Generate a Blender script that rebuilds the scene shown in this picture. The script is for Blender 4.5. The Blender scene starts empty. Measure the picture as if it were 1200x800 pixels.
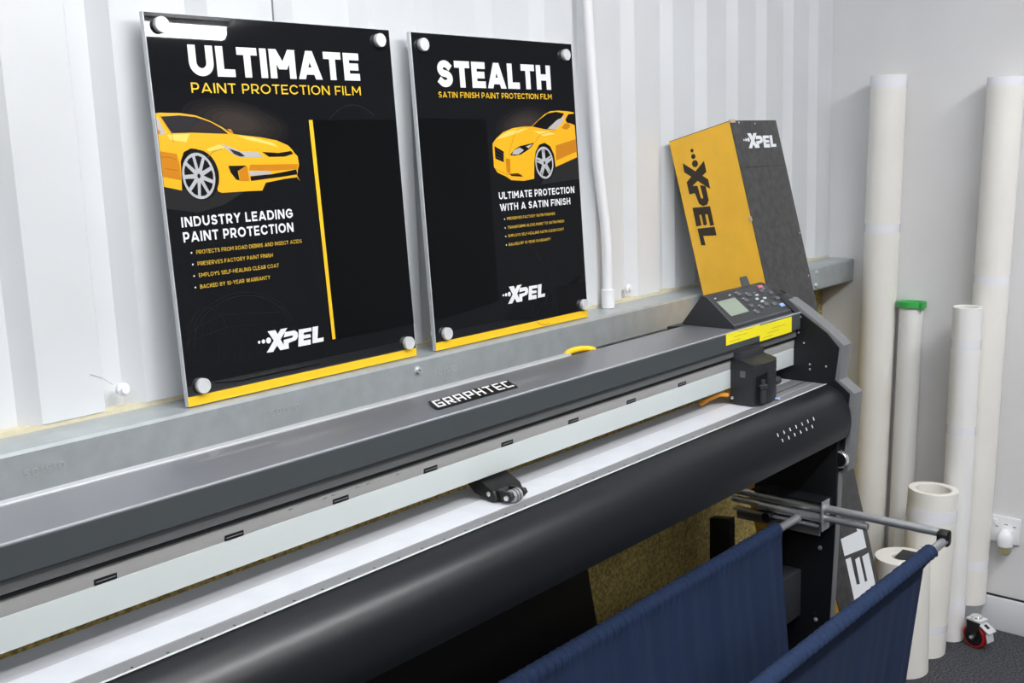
import bpy, bmesh, math, random
from mathutils import Vector, Matrix
random.seed(4)
S = bpy.context.scene
COL = S.collection
H = 1.544                      # camera height above the floor; coordinates below are relative to the lens, H is added to z

# ---------------------------------------------------------------- camera
yaw, pit, rol, FPX = 0.8445913, -0.17685994, -0.03520376, 1267.25
fwd = Vector((math.sin(yaw) * math.cos(pit), math.cos(yaw) * math.cos(pit), math.sin(pit)))
r0 = Vector((math.cos(yaw), -math.sin(yaw), 0)); u0 = r0.cross(fwd)
rt = r0 * math.cos(rol) + u0 * math.sin(rol); up = -r0 * math.sin(rol) + u0 * math.cos(rol)
cd = bpy.data.cameras.new('camera'); cam = bpy.data.objects.new('camera', cd); COL.objects.link(cam)
cd.sensor_width = 36; cd.lens = FPX / 1200 * 36; cd.clip_start = 0.02
M = Matrix((rt, up, -fwd)).transposed().to_4x4(); M.translation = (0, 0, H); cam.matrix_world = M
S.camera = cam

# ---------------------------------------------------------------- world and exposure
W = bpy.data.worlds.new('world'); S.world = W; W.use_nodes = True
W.node_tree.nodes['Background'].inputs[0].default_value = (0.9, 0.95, 1, 1)
W.node_tree.nodes['Background'].inputs[1].default_value = 0.15
S.view_settings.view_transform = 'Standard'; S.view_settings.look = 'None'
S.view_settings.gamma = 1; S.view_settings.use_curve_mapping = False
S.view_settings.exposure = 0.3
LAMP = 38.0                    # strength of the fluorescent diffusers
FILL = 4.6                    # strength of the added square fill panels

# ---------------------------------------------------------------- materials
def lin(c):
    return tuple((v / 255 / 12.92) if v / 255 <= 0.04045 else ((v / 255 + 0.055) / 1.055) ** 2.4 for v in c) + (1,)
MATS = {}
def mat(name, rgb, rough=0.5, metal=0.0, spec=0.5, noise=0, nscale=40, bump=0, bscale=200, emit=0, trans=0, kind='noise', stretch=None, rgb2=None, coat=0, sheen=0):
    m = bpy.data.materials.new(name); m.use_nodes = True
    nt = m.node_tree; b = nt.nodes['Principled BSDF']
    b.inputs['Base Color'].default_value = lin(rgb); b.inputs['Roughness'].default_value = rough
    b.inputs['Metallic'].default_value = metal; b.inputs['Specular IOR Level'].default_value = spec
    if coat: b.inputs['Coat Weight'].default_value = coat; b.inputs['Coat Roughness'].default_value = 0.05
    if sheen: b.inputs['Sheen Weight'].default_value = sheen
    if trans: b.inputs['Transmission Weight'].default_value = trans
    if emit:
        b.inputs['Emission Color'].default_value = lin(rgb); b.inputs['Emission Strength'].default_value = emit
    if noise or bump:
        tc = nt.nodes.new('ShaderNodeNewGeometry'); mp = nt.nodes.new('ShaderNodeMapping')
        nt.links.new(tc.outputs['Position'], mp.inputs['Vector'])
        if stretch: mp.inputs['Scale'].default_value = stretch
        def tex(scale):
            if kind == 'voronoi':
                t = nt.nodes.new('ShaderNodeTexVoronoi'); t.inputs['Scale'].default_value = scale; o = t.outputs['Color']
            else:
                t = nt.nodes.new('ShaderNodeTexNoise'); t.inputs['Scale'].default_value = scale; t.inputs['Detail'].default_value = 5; o = t.outputs['Fac']
            nt.links.new(mp.outputs['Vector'], t.inputs['Vector']); return o
        if noise:
            mx = nt.nodes.new('ShaderNodeMix'); mx.data_type = 'RGBA'
            mx.inputs[6].default_value = lin(rgb)
            mx.inputs[7].default_value = lin(rgb2) if rgb2 else lin([v * (1 - noise) for v in rgb])
            rp = nt.nodes.new('ShaderNodeMapRange'); rp.inputs[1].default_value = 0.35; rp.inputs[2].default_value = 0.65
            nt.links.new(tex(nscale), rp.inputs[0]); nt.links.new(rp.outputs[0], mx.inputs[0]); nt.links.new(mx.outputs[2], b.inputs['Base Color'])
        if bump:
            bp = nt.nodes.new('ShaderNodeBump'); bp.inputs['Strength'].default_value = bump; bp.inputs['Distance'].default_value = 0.002
            nt.links.new(tex(bscale), bp.inputs['Height']); nt.links.new(bp.outputs[0], b.inputs['Normal'])
    MATS[name] = m; return m
mat('clad', (218, 221, 224), 0.42, noise=0.03, nscale=3)
mat('wallpaint', (224, 224, 225), 0.8, noise=0.03, nscale=2, bump=0.05, bscale=60)
mat('roomwhite', (118, 118, 117), 0.85)
mat('ceil', (236, 236, 236), 0.9, bump=0.05, bscale=90)
mat('block', (196, 174, 102), 0.9, noise=0.35, nscale=130, bump=0.6, bscale=160)
mat('galv', (186, 193, 196), 0.42, 0.45, noise=0.05, nscale=28)
mat('galvdot', (206, 212, 214), 0.35, 0.6)
mat('foam', (214, 206, 178), 0.9, noise=0.04, nscale=90)
mat('carpet', (50, 51, 55), 0.95, spec=0.1, noise=0.6, nscale=160, bump=0.8, bscale=260, rgb2=(88, 89, 94))
mat('skirt', (222, 223, 228), 0.4)
mat('upvc', (236, 237, 240), 0.3)
mat('dark', (20, 20, 22), 0.6)
mat('seam', (120, 124, 128), 0.6)
mat('scuff', (196, 199, 201), 0.6)
# plotter
mat('cover', (110, 113, 119), 0.4, 0.1, bump=0.05, bscale=900, coat=0.2)
mat('edge', (176, 179, 184), 0.2, 0.2, coat=1.0)  # lighter than the cover: the edge highlight is in the colour
mat('face', (68, 73, 76), 0.55, spec=0.3, bump=0.05, bscale=900)  # cover paint with the front's shade put into the colour
mat('under', (112, 114, 115), 0.35, 0.3)
mat('railgrey', (158, 158, 157), 0.5, 0.1)
mat('rail', (198, 205, 204), 0.45)
mat('alu', (196, 199, 203), 0.5, 0.3)
mat('alustrip', (146, 147, 150), 0.45, 0.4)
mat('platen', (182, 184, 188), 0.5, 0.0)
mat('mat_white', (216, 220, 227), 0.3, noise=0.03, nscale=25)
mat('roller', (25, 27, 31), 0.35, 0.0, coat=0.0, bump=0.04, bscale=1200)
mat('chassis', (16, 18, 24), 0.5)
mat('plastic', (52, 54, 58), 0.42, bump=0.05, bscale=900)
mat('plasticd', (36, 38, 42), 0.45)
mat('cap', (118, 120, 122), 0.45, 0.1)
mat('key', (96, 98, 100), 0.5)
mat('keyhi', (196, 200, 202), 0.5)
mat('keyred', (205, 120, 130), 0.5)
mat('keyblue', (150, 175, 225), 0.5)
mat('lcd', (140, 152, 136), 0.25)
mat('label', (246, 232, 40), 0.45)
mat('labelink', (150, 135, 30), 0.6)
mat('black', (14, 14, 15), 0.45)
mat('rubber', (30, 30, 32), 0.7)
mat('chrome', (222, 224, 227), 0.2, 0.75)
mat('steel', (186, 189, 193), 0.32, 0.65)
mat('badge', (18, 19, 21), 0.35)
mat('badgeink', (238, 240, 242), 0.4)
mat('hole', (235, 238, 240), 0.5)
mat('denim', (16, 40, 74), 0.9, noise=0.3, nscale=60, bump=0.5, bscale=300, stretch=(1, 1, 0.15), rgb2=(13, 35, 68), sheen=0.0)
mat('orange', (228, 150, 30), 0.5)
# signs
mat('acryl', (206, 210, 214), 0.12)
mat('print', (25, 26, 29), 0.015)
mat('sample', (16, 17, 19), 0.05)
mat('pwhite', (238, 239, 241), 0.25)
mat('pyel', (246, 200, 48), 0.2)
mat('pbul', (224, 186, 62), 0.3)
mat('line', (40, 41, 46), 0.15)
mat('caryel', (246, 184, 38), 0.2); mat('carhi', (255, 216, 110), 0.2); mat('carsh', (206, 132, 28), 0.2)
mat('carglass', (48, 46, 50), 0.15); mat('carblack', (20, 19, 20), 0.2); mat('carsilver', (186, 188, 192), 0.2); mat('carpale', (190, 186, 184), 0.2)
mat('glow', (58, 51, 49), 0.1)
for k in range(7): mat('glow%d' % k, (27 + 6 * k, 27 + 5 * k, 30 + 4 * k), 0.03)
mat('carseam', (150, 92, 20), 0.2); mat('ground', (44, 44, 45), 0.1)
mat('brushed', (235, 237, 239), 0.4, 0.35)
# box
mat('cardyel', (255, 198, 60), 0.5, noise=0.04, nscale=14)
mat('cardblack', (52, 51, 51), 0.5, noise=0.25, nscale=60, rgb2=(70, 69, 69))
mat('cardink', (50, 40, 26), 0.5)
mat('cardwhite', (226, 230, 233), 0.5)
mat('cardtorn', (200, 180, 150), 0.9)
# rolls
mat('roll', (238, 236, 230), 0.42, noise=0.02, nscale=5)
mat('rollcream', (240, 238, 231), 0.5)
mat('rollend', (232, 226, 212), 0.6, noise=0.08, nscale=300)
mat('rollwhite', (238, 238, 237), 0.38)
mat('core', (226, 224, 218), 0.8)
mat('tape', (240, 241, 246), 0.25)
mat('green', (60, 176, 84), 0.4)
mat('greywrap', (160, 162, 162), 0.6, noise=0.1, nscale=30)
mat('red', (190, 26, 30), 0.4)
mat('zinc', (226, 228, 230), 0.35, 0.3)
mat('glass', (240, 240, 225), 0.08, trans=0.85)
mat('bulb', (214, 196, 120), 0.3)
mat('toolyel', (250, 204, 40), 0.35)
mat('lampwhite', (253, 253, 255), 0.6, emit=LAMP)
mat('fillwhite', (254, 253, 252), 0.6, emit=FILL)
mat('fitting', (225, 226, 226), 0.5)

# ---------------------------------------------------------------- mesh helpers
class MB:
    def __init__(s): s.b = bmesh.new()
    def v(s, p): return s.b.verts.new(Vector(p))
    def face(s, pts):
        vs = [s.v(p) for p in pts]
        try: return s.b.faces.new(vs)
        except ValueError: return None
    def box(s, x0, x1, y0, y1, z0, z1):
        return s.prism([(y0, z0), (y1, z0), (y1, z1), (y0, z1)], x0, x1)
    def prism(s, prof, x0, x1):                     # profile in (y, z) pushed along x
        return s.sweep([Vector((x0, y, z)) for y, z in prof], Vector((x1 - x0, 0, 0)))
    def sweep(s, loop, d):
        a = [s.v(p) for p in loop]; b = [s.v(Vector(p) + d) for p in loop]; n = len(a)
        for i in range(n): s.b.faces.new((a[i], a[(i + 1) % n], b[(i + 1) % n], b[i]))
        s.b.faces.new(a[::-1]); s.b.faces.new(b); return s
    def obox(s, c, ax, ay, az):                     # oriented box from half-axis vectors
        c = Vector(c); ax, ay, az = Vector(ax), Vector(ay), Vector(az)
        return s.sweep([c - ax - ay - az, c + ax - ay - az, c + ax + ay - az, c - ax + ay - az], az * 2)
    def lathe(s, p0, p1, prof, seg=32, closed=False):   # prof: (distance along axis from p0, radius)
        p0, p1 = Vector(p0), Vector(p1); ax = (p1 - p0).normalized()
        e = ax.orthogonal().normalized(); f = ax.cross(e)
        rings = []
        for t, r in prof:
            c = p0 + ax * t
            if r < 1e-6: rings.append([s.v(c)])
            else: rings.append([s.v(c + (e * math.cos(a) + f * math.sin(a)) * r) for a in [2 * math.pi * i / seg for i in range(seg)]])
        pairs = list(zip(rings, rings[1:])) + ([(rings[-1], rings[0])] if closed else [])
        for A, B in pairs:
            for i in range(seg):
                j = (i + 1) % seg
                if len(A) == 1 and len(B) == 1: continue
                if len(A) == 1: s.b.faces.new((A[0], B[i], B[j]))
                elif len(B) == 1: s.b.faces.new((A[i], A[j], B[0]))
                else: s.b.faces.new((A[i], A[j], B[j], B[i]))
        return s
    def rod(s, p0, p1, r, seg=20, ch=0.0):
        L = (Vector(p1) - Vector(p0)).length
        if ch: pr = [(0, 0), (0, r - ch), (ch, r), (L - ch, r), (L, r - ch), (L, 0)]
        else: pr = [(0, 0), (0, r), (L, r), (L, 0)]
        return s.lathe(p0, p1, pr, seg)
    def tube(s, p0, p1, ro, ri, seg=32):
        L = (Vector(p1) - Vector(p0)).length
        return s.lathe(p0, p1, [(0, ri), (0, ro), (L, ro), (L, ri)], seg, True)
    def path(s, pts, r, seg=10):
        pts = [Vector(p) for p in pts]; rings = []
        e = None
        for i, p in enumerate(pts):
            t = (pts[min(i + 1, len(pts) - 1)] - pts[max(i - 1, 0)]).normalized()
            if e is None: e = t.orthogonal().normalized()
            e = (e - t * e.dot(t)).normalized(); f = t.cross(e)
            rings.append([s.v(p + (e * math.cos(a) + f * math.sin(a)) * r) for a in [2 * math.pi * k / seg for k in range(seg)]])
        for A, B in zip(rings, rings[1:]):
            for k in range(seg): s.b.faces.new((A[k], A[(k + 1) % seg], B[(k + 1) % seg], B[k]))
        s.b.faces.new(rings[0][::-1]); s.b.faces.new(rings[-1]); return s
    def bevel(s, w, seg=2, ang=30):
        bmesh.ops.remove_doubles(s.b, verts=s.b.verts, dist=1e-6)
        bmesh.ops.recalc_face_normals(s.b, faces=s.b.faces)
        ed = [e for e in s.b.edges if len(e.link_faces) == 2 and e.calc_face_angle(0) > math.radians(ang)]
        bmesh.ops.bevel(s.b, geom=ed, offset=w, segments=seg, profile=0.6, affect='EDGES', clamp_overlap=True)
        return s

ORI = {}
def root(o, loc): ORI[o.name] = Vector(loc); o.location = loc; return o
def thing(name, label, cat, loc, group=None):
    o = bpy.data.objects.new(name, None); COL.objects.link(o); o.empty_display_size = 0.05
    root(o, Vector((loc[0], loc[1], loc[2] + H)))
    o['label'] = label; o['category'] = cat
    if group: o['group'] = group
    return o
def part(name, mb, m, parent=None, label=None, cat=None, loc=None, kind=None, smooth=True, group=None, recalc=True):
    b = mb.b
    if recalc: bmesh.ops.recalc_face_normals(b, faces=b.faces)
    org = ORI[parent.name] if parent else (Vector((loc[0], loc[1], loc[2] + H)) if loc else Vector((0, 0, 0)))
    for v in b.verts: v.co = v.co + Vector((0, 0, H)) - org
    me = bpy.data.meshes.new(name); b.to_mesh(me); b.free()
    if smooth:
        for p in me.polygons: p.use_smooth = True
        me.set_sharp_from_angle(angle=math.radians(35))
    me.materials.append(MATS[m])
    o = bpy.data.objects.new(name, me); COL.objects.link(o)
    if parent: o.parent = parent; ORI[o.name] = org
    else: root(o, org)
    if label: o['label'] = label
    if cat: o['category'] = cat
    if kind: o['kind'] = kind
    if group: o['group'] = group
    return o

# ---------------------------------------------------------------- lettering: strokes in a box of cap height 1
def arc(cx, cy, rx, ry, a0, a1, n=10):
    return [(cx + rx * math.cos(math.radians(a0 + (a1 - a0) * i / n)), cy + ry * math.sin(math.radians(a0 + (a1 - a0) * i / n))) for i in range(n + 1)]
GL = {
 'A': (.95, [[(0, 0), (.5, 1)], [(1, 0), (.5, 1)], [(.24, .22), (.76, .22)]]),
 'B': (.74, [[(0, 0), (0, 1), (.6, 1)] + arc(.6, .76, .34, .24, 90, -90, 8) + [(0, .52)], [(0, 0), (.6, 0)] + arc(.62, .26, .38, .26, -90, 90, 8)]),
 'C': (.88, [arc(.55, .5, .55, .5, 42, 318, 18)]),
 'D': (.86, [[(0, 0), (0, 1), (.45, 1)] + arc(.45, .5, .55, .5, 90, -90, 12) + [(0, 0)]]),
 'E': (.68, [[(1, 1), (0, 1), (0, 0), (1, 0)], [(0, .5), (.9, .5)]]),
 'F': (.66, [[(1, 1), (0, 1), (0, 0)], [(0, .46), (.9, .46)]]),
 'G': (.92, [arc(.52, .5, .52, .5, 45, 330, 18) + [(1, .25), (1, .48), (.58, .48)]]),
 'H': (.82, [[(0, 0), (0, 1)], [(1, 0), (1, 1)], [(0, .5), (1, .5)]]),
 'I': (0, [[(0, 0), (0, 1)]]),
 'K': (.8, [[(0, 0), (0, 1)], [(.15, .38), (1, 1)], [(.38, .55), (1, 0)]]),
 'L': (.64, [[(0, 1), (0, 0), (1, 0)]]),
 'M': (1.0, [[(0, 0), (0, 1)], [(1, 0), (1, 1)], [(0, 1), (.5, .25)], [(1, 1), (.5, .25)]]),
 'N': (.86, [[(0, 0), (0, 1)], [(1, 0), (1, 1)], [(0, 1), (1, 0)]]),
 'O': (1.0, [arc(.5, .5, .5, .5, 0, 360, 24)]),
 'P': (.72, [[(0, 0), (0, 1), (.6, 1)] + arc(.6, .68, .4, .32, 90, -90, 9) + [(0, .36)]]),
 'R': (.75, [[(0, 0), (0, 1), (.6, 1)] + arc(.6, .68, .4, .32, 90, -90, 9) + [(0, .36)], [(.5, .36), (1, 0)]]),
 'S': (.72, [arc(.5, .75, .46, .25, 35, 240, 10) + arc(.5, .25, .5, .25, 75, -145, 12)]),
 'T': (.74, [[(0, 1), (1, 1)], [(.5, 1), (.5, 0)]]),
 'U': (.84, [[(0, 1), (0, .42)] + arc(.5, .42, .5, .42, 180, 360, 12) + [(1, 1)]]),
 'V': (.94, [[(0, 1), (.5, 0)], [(1, 1), (.5, 0)]]),
 'W': (1.35, [[(0, 1), (.26, 0)], [(.5, 1), (.26, 0)], [(.5, 1), (.74, 0)], [(1, 1), (.74, 0)]]),
 'X': (.86, [[(0, 0), (1, 1)], [(0, 1), (1, 0)]]),
 'Y': (.86, [[(0, 1), (.5, .45)], [(1, 1), (.5, .45)], [(.5, .5), (.5, 0)]]),
 '1': (.3, [[(0, .85), (1, 1), (1, 0)]]),
 '0': (.82, [arc(.5, .5, .5, .5, 0, 360, 20)]),
 '-': (.36, [[(0, .42), (1, .42)]]),
}
SQ = {'G': (.72, [[(1, 1), (0, 1), (0, 0), (1, 0), (1, .5), (.5, .5)]]),
      'R': (.72, [[(0, 0), (0, 1), (1, 1), (1, .4), (0, .4)], [(.45, .4), (1, 0)]]),
      'A': (.72, [[(0, 0), (0, 1), (1, 1), (1, 0)], [(0, .4), (1, .4)]]),
      'P': (.72, [[(0, 0), (0, 1), (1, 1), (1, .4), (0, .4)]]),
      'H': (.72, [[(0, 0), (0, 1)], [(1, 0), (1, 1)], [(0, .5), (1, .5)]]),
      'T': (.72, [[(0, 1), (1, 1)], [(.5, 1), (.5, 0)]]),
      'E': (.68, [[(1, 1), (0, 1), (0, 0), (1, 0)], [(0, .5), (.9, .5)]]),
      'C': (.68, [[(1, 1), (0, 1), (0, 0), (1, 0)]])}
def stroke_quads(pts, t, caps=True):
    pts = [Vector((p[0], p[1])) for p in pts]
    pts = [p for i, p in enumerate(pts) if i == 0 or (p - pts[i - 1]).length > 1e-5]
    closed = (pts[0] - pts[-1]).length < 1e-5
    if closed: pts = pts[:-1]
    n = len(pts); out = []
    def nrm(a, b):
        d = (b - a).normalized(); return Vector((-d.y, d.x))
    if not closed and caps:
        pts[0] = pts[0] - (pts[1] - pts[0]).normalized() * t / 2
        pts[-1] = pts[-1] + (pts[-1] - pts[-2]).normalized() * t / 2
    L, R = [], []
    for i in range(n):
        if closed: a, b = nrm(pts[i - 1], pts[i]), nrm(pts[i], pts[(i + 1) % n])
        elif i == 0: a = b = nrm(pts[0], pts[1])
        elif i == n - 1: a = b = nrm(pts[-2], pts[-1])
        else: a, b = nrm(pts[i - 1], pts[i]), nrm(pts[i], pts[i + 1])
        m = a + b
        if m.length < 1e-4: m = a
        m = m.normalized(); k = t / 2 / max(0.35, m.dot(a))
        L.append(pts[i] + m * k); R.append(pts[i] - m * k)
    for i in range(n if closed else n - 1):
        j = (i + 1) % n
        out.append([L[i], L[j], R[j], R[i]])
    return out
def text_polys(txt, u, v, h, length, t, font=GL, gap=.17):
    polys = []; x = 0.0
    for ch in txt:
        if ch == ' ': x += .42; continue
        w, st = font[ch]; w = max(w, t) if w else t
        for sct in st:
            p = [(x + t / 2 + a * (w - t), t / 2 + b * (1 - t)) for a, b in sct]
            if len(p) == 2 and abs(p[0][0] - p[1][0]) > 1e-4 and abs(p[0][1] - p[1][1]) > 1e-4:
                (xa, ya), (xb, yb) = sorted(p, key=lambda q: q[1])
                zs = sorted(q[1] for q in sct)
                xb_ = xb; yb_ = 1.0 if zs[1] == 1 else yb
                ya_ = 0.0 if zs[0] == 0 else ya
                sn = abs(yb - ya) / math.hypot(xb - xa, yb - ya); hw = t / 2 / sn * .98
                polys.append([Vector((xa - hw, ya_)), Vector((xa + hw, ya_)), Vector((xb_ + hw, yb_)), Vector((xb_ - hw, yb_))])
            else: polys += stroke_quads(p, t)
        x += w + gap
    x -= gap; k = length / x
    return [[(u + p.x * k, v + p.y * h) for p in q] for q in polys]
def circle(u, v, r, n=16, ry=None, rot=0):
    ry = ry or r; c, s_ = math.cos(rot), math.sin(rot)
    return [(u + r * math.cos(2 * math.pi * i / n) * c - ry * math.sin(2 * math.pi * i / n) * s_, v + r * math.cos(2 * math.pi * i / n) * s_ + ry * math.sin(2 * math.pi * i / n) * c) for i in range(n)]
# the dotted X logo, cap height 1, origin at the foot of the X
LOGO = [[(-.17, .02), (.2, .0), (1.14, 1.0), (.75, 1.0)], [(0, 1.0), (.44, 1.0), (.94, .01), (.61, .01)],
        [(.97, .82), (1.55, .82), (1.7, .7), (1.71, .5), (1.57, .35), (1.12, .27), (1.11, .01), (.78, .01), (.87, .46), (1.36, .49), (1.43, .56), (1.37, .6), (.88, .58)],
        [(1.79, .82), (2.56, .81), (2.54, .63), (2.07, .63), (2.05, .52), (2.46, .5), (2.46, .34), (2.02, .34), (2.01, .25), (2.43, .25), (2.42, .0), (1.66, .01)],
        [(2.62, .82), (2.97, .82), (2.86, .22), (3.24, .23), (3.2, .03), (2.52, .03)],
        circle(-.53, .57, .07), circle(-.29, .57, .1), circle(.02 - .02, .57, .14)]
def decal(polys, f, off):
    mb = MB()
    for i, q in enumerate(polys): mb.face([f(a, b, off + (i % 24) * 1.2e-5) for a, b in q])
    return mb
def dec(name, polys, f, off, m, parent, label=None):
    if name.startswith('car_') and len(polys) > 1 and name[-4:] != 'gaps' and name[-4:] != 'bars' and name[-4:] != 'seam':
        for q in polys: o = dec(name, [q], f, off, m, parent, label)
        return o
    return part(name, decal(polys, f, off), m, parent, label, smooth=False, recalc=False)

# ================================================================ the room
FZ = -H; CZ = 1.16; RX = 3.383; WY = 1.582
b = MB().box(-2.3, 5.6, -4.1, 1.75, FZ - .1, FZ); part('floor', b, 'carpet', kind='structure', smooth=False)
b = MB().box(-2.3, 5.6, -4.1, 1.75, CZ, CZ + .1); part('ceiling', b, 'ceil', kind='structure', smooth=False)
# corrugated steel cladding
starts = [.685 - .172 * k for k in range(16, 0, -1)] + [.685] + [.857 + .1737 * k for k in range(9)] + [2.42 + .166 * k for k in range(6)]
prof = [(-2.3, WY + .022)]
for s in starts:
    for dx, dy in ((0, .022), (.028, 0), (.128, 0), (.140, .022)):
        if s + dx < RX and s + dx > prof[-1][0]: prof.append((s + dx, WY + dy))
prof.append((RX + .05, WY + .022))
b = MB()
loop = prof + [(RX + .05, WY + .06), (-2.3, WY + .06)]
b.sweep([Vector((x, y, -.385)) for x, y in loop], Vector((0, 0, CZ + .385)))
wl = part('wall_left', b, 'clad', kind='structure', smooth=False)
for x, z in ((.846, -.356), (2.232, -.36), (-.2, -.356), (.16, -.356)):
    b = MB().lathe((x, WY + .004, z), (x, WY - .02, z), [(0, 0), (0, .0105), (.006, .011), (.008, .009), (.008, .006), (.014, .006), (.014, 0)], 20)
    part('cladding_screw', b, 'upvc', wl)
b = MB().box(1.189, 1.1915, WY - .0008, WY + .001, -.1, CZ); part('sheet_seam', b, 'seam', wl, smooth=False)
b = MB().path([(.795, WY - .0006, -.322), (.812, WY - .0006, -.33), (.83, WY - .0006, -.345)], .0007, 6); part('scratch', b, 'scuff', wl)
b = MB().box(-2.3, RX + .05, WY + .002, WY + .03, -.394, -.3845); part('trim_2', b, 'foam', kind='structure', smooth=False)
# galvanised rail
pf = [(1.62, -.392), (1.501, -.3945), (1.496, -.399), (1.496, -.462), (1.500, -.467), (1.54, -.469), (1.54, -.466), (1.503, -.464), (1.499, -.460), (1.499, -.400), (1.503, -.3975), (1.62, -.395)]
b = MB().prism(pf, -2.3, RX); rail = part('trim_1', b, 'galv', kind='structure')
for x, z in ((1.408, -.416), (3.112, -.412), (3.108, -.452)):
    b = MB().lathe((x, 1.497, z), (x, 1.48, z), [(0, 0), (0, .0095), (.002, .0095), (.002, .0062), (.007, .0058), (.007, .003), (.003, .003), (.003, 0)], 18)
    part('rail_bolt', b, 'galvdot', rail)
def on_rail(u, v, off): return Vector((u, 1.496 - off, v))
for x, L in ((1.062, .062), (1.452, .062), (.64, .06)):
    G2 = dict(GL); G2['5'] = (.6, [[(1, 1), (0, 1), (0, .6), (.5, .6)] + arc(.5, .3, .5, .3, 90, -120, 8)])
    polys = text_polys('501510', x, -.4345, .012, L, .16, G2, .3)
    dec('rail_stamp', polys, on_rail, .0004, 'galvdot', rail)
# blockwork below, partition on the right and the unseen rest of the room
b = MB().box(-2.3, RX + .05, 1.604, 1.74, FZ, -.388); part('wall_lower', b, 'block', kind='structure', smooth=False)
b = MB()
b.prism([(1.7, FZ), (.6, FZ), (.6, CZ), (1.7, CZ)], RX, RX + .1); part('wall_right', b, 'wallpaint', kind='structure', smooth=False)
b = MB().box(RX + .1, 5.6, .6, .7, FZ, CZ); part('wall_return', b, 'roomwhite', kind='structure', smooth=False)
b = MB().box(5.5, 5.6, -4, .6, FZ, CZ); part('wall_far', b, 'roomwhite', kind='structure', smooth=False)
b = MB().box(-2.3, 5.6, -4.1, -4, FZ, CZ); part('wall_behind', b, 'roomwhite', kind='structure', smooth=False)
b = MB().box(-2.4, -2.3, -4.1, 1.75, FZ, CZ); part('wall_side', b, 'roomwhite', kind='structure', smooth=False)
b = MB().prism([(1.604, FZ), (.6, FZ), (.6, FZ + .108), (1.604, FZ + .108)], RX - .016, RX).bevel(.004)
part('baseboard_right', b, 'skirt', kind='structure')
# battens on the ceiling, then square panels added as soft fill
def batten(x0, x1, y, label, W_=.05):
    t = thing('ceiling_or_fill_light', label, 'light', ((x0 + x1) / 2, y, CZ))
    b = MB().box(x0, x1, y - W_, y + W_, CZ - .03, CZ).bevel(.004); part('housing', b, 'fitting', t)
    b = MB().prism([(y - .96 * W_, CZ - .03), (y - .8 * W_, CZ - .075), (y - .3 * W_, CZ - .095), (y + .3 * W_, CZ - .095), (y + .8 * W_, CZ - .075), (y + .96 * W_, CZ - .03)], x0 + .02, x1 - .02)
    part('diffuser', b, 'lampwhite', t)
batten(1.0, 2.8, -.35, 'fluorescent batten on the ceiling nearest the cutter', .09)
batten(3.25, 3.83, -2.4, 'short fluorescent batten on the ceiling by the far alcove')
batten(-1.9, -.4, -.35, 'fluorescent batten on the ceiling behind the left end of the cutter')
def panel(x, y, lab):  # added fill lamps, standing in for flash bounced off the ceiling
    t = thing('ceiling_or_fill_light', lab, 'light', (x, y, CZ))
    b = MB().box(x - .6, x + .6, y - .6, y + .6, CZ - .012, CZ).bevel(.003); part('fill_frame', b, 'fitting', t)
    b = MB().box(x - .57, x + .57, y - .57, y + .57, CZ - .016, CZ - .011); part('diffuser', b, 'fillwhite', t, smooth=False)  # glowing face of the added fill light
panel(.3, -1.9, 'added square fill light at the ceiling behind the camera to the left')
panel(1.9, -1.7, 'added square fill light at the ceiling behind the camera to the right')
panel(.9, .45, 'added square fill light at the ceiling above the cutter')

# conduit down the cladding
t = thing('cable_conduit', 'white plastic cable conduit running down the corrugated wall right of the signs', 'conduit', (2.114, 1.56, -.394))
pts = [(2.055, 1.566, CZ), (2.063, 1.566, .33), (2.085, 1.566, .05), (2.092, 1.565, -.05), (2.100, 1.563, -.12), (2.108, 1.56, -.18), (2.112, 1.559, -.24), (2.114, 1.559, -.39)]
part('pipe', MB().path(pts, .0125, 16), 'upvc', t)
part('coupler', MB().rod((2.114, 1.559, -.393), (2.114, 1.559, -.345), .0165, 20, .002), 'upvc', t)

# ================================================================ the two acrylic signs
PY0, PZ0, PY1, PZ1 = 1.517, -.3925, 1.547, .226
PV = Vector((0, PY1 - PY0, PZ1 - PZ0)); PV.normalize(); PN = Vector((0, -PV.z, PV.y))
def sign_frame(x0):
    O = Vector((x0, PY0, PZ0))
    return lambda u, v, off=0: O + Vector((u / 1000, 0, 0)) + PV * (v / 1000) + PN * off
def rectp(u0, v0, u1, v1): return [(u0, v0), (u1, v0), (u1, v1), (u0, v1)]
def sign(x0, label, W0, W1, HT, standoffs, sample, sample_lbl):
    f = sign_frame(x0)
    c = f((W0 + W1) / 2, 0)
    t = thing('display_sign', label, 'sign', (c.x, c.y, c.z), 'acrylic signs leaning on the wall rail')
    b = MB().sweep([f(u, v, -.010) for u, v in rectp(W0, .3, W1, HT)], PN * .010).bevel(.0012, 2)
    part('acrylic_panel', b, 'acryl', t, 'pale clear edge of the sign')
    dec('printed_face', [rectp(W0 + 1.5, 1.5, W1 - 1.5, HT - 1.5)], f, .0002, 'print', t, 'glossy black printed face')
    for u, v in standoffs:
        p = f(u, v)
        b = MB().lathe(p - PN * .001, p + PN, [(0, 0), (0, .0112), (.002, .0125), (.0095, .0125), (.0105, .0118), (.0105, .009), (.0100, .0085), (.0100, 0)], 28)
        so = part('standoff_cap', b, 'brushed', t, 'silver round fixing cap')
        q = min(.0235, max(.004, (WY + .0 - (p - PN * .01).y) * .9))
        part('standoff_barrel', MB().rod(p - PN * .0105, p - PN * (.0105 + q), .009, 20), 'brushed', so)
    b = MB().sweep([f(u, v, .0003) for u, v in sample], PN * .0016)
    part('film_sample', b, 'sample', t, sample_lbl)
    return t, f
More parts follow.
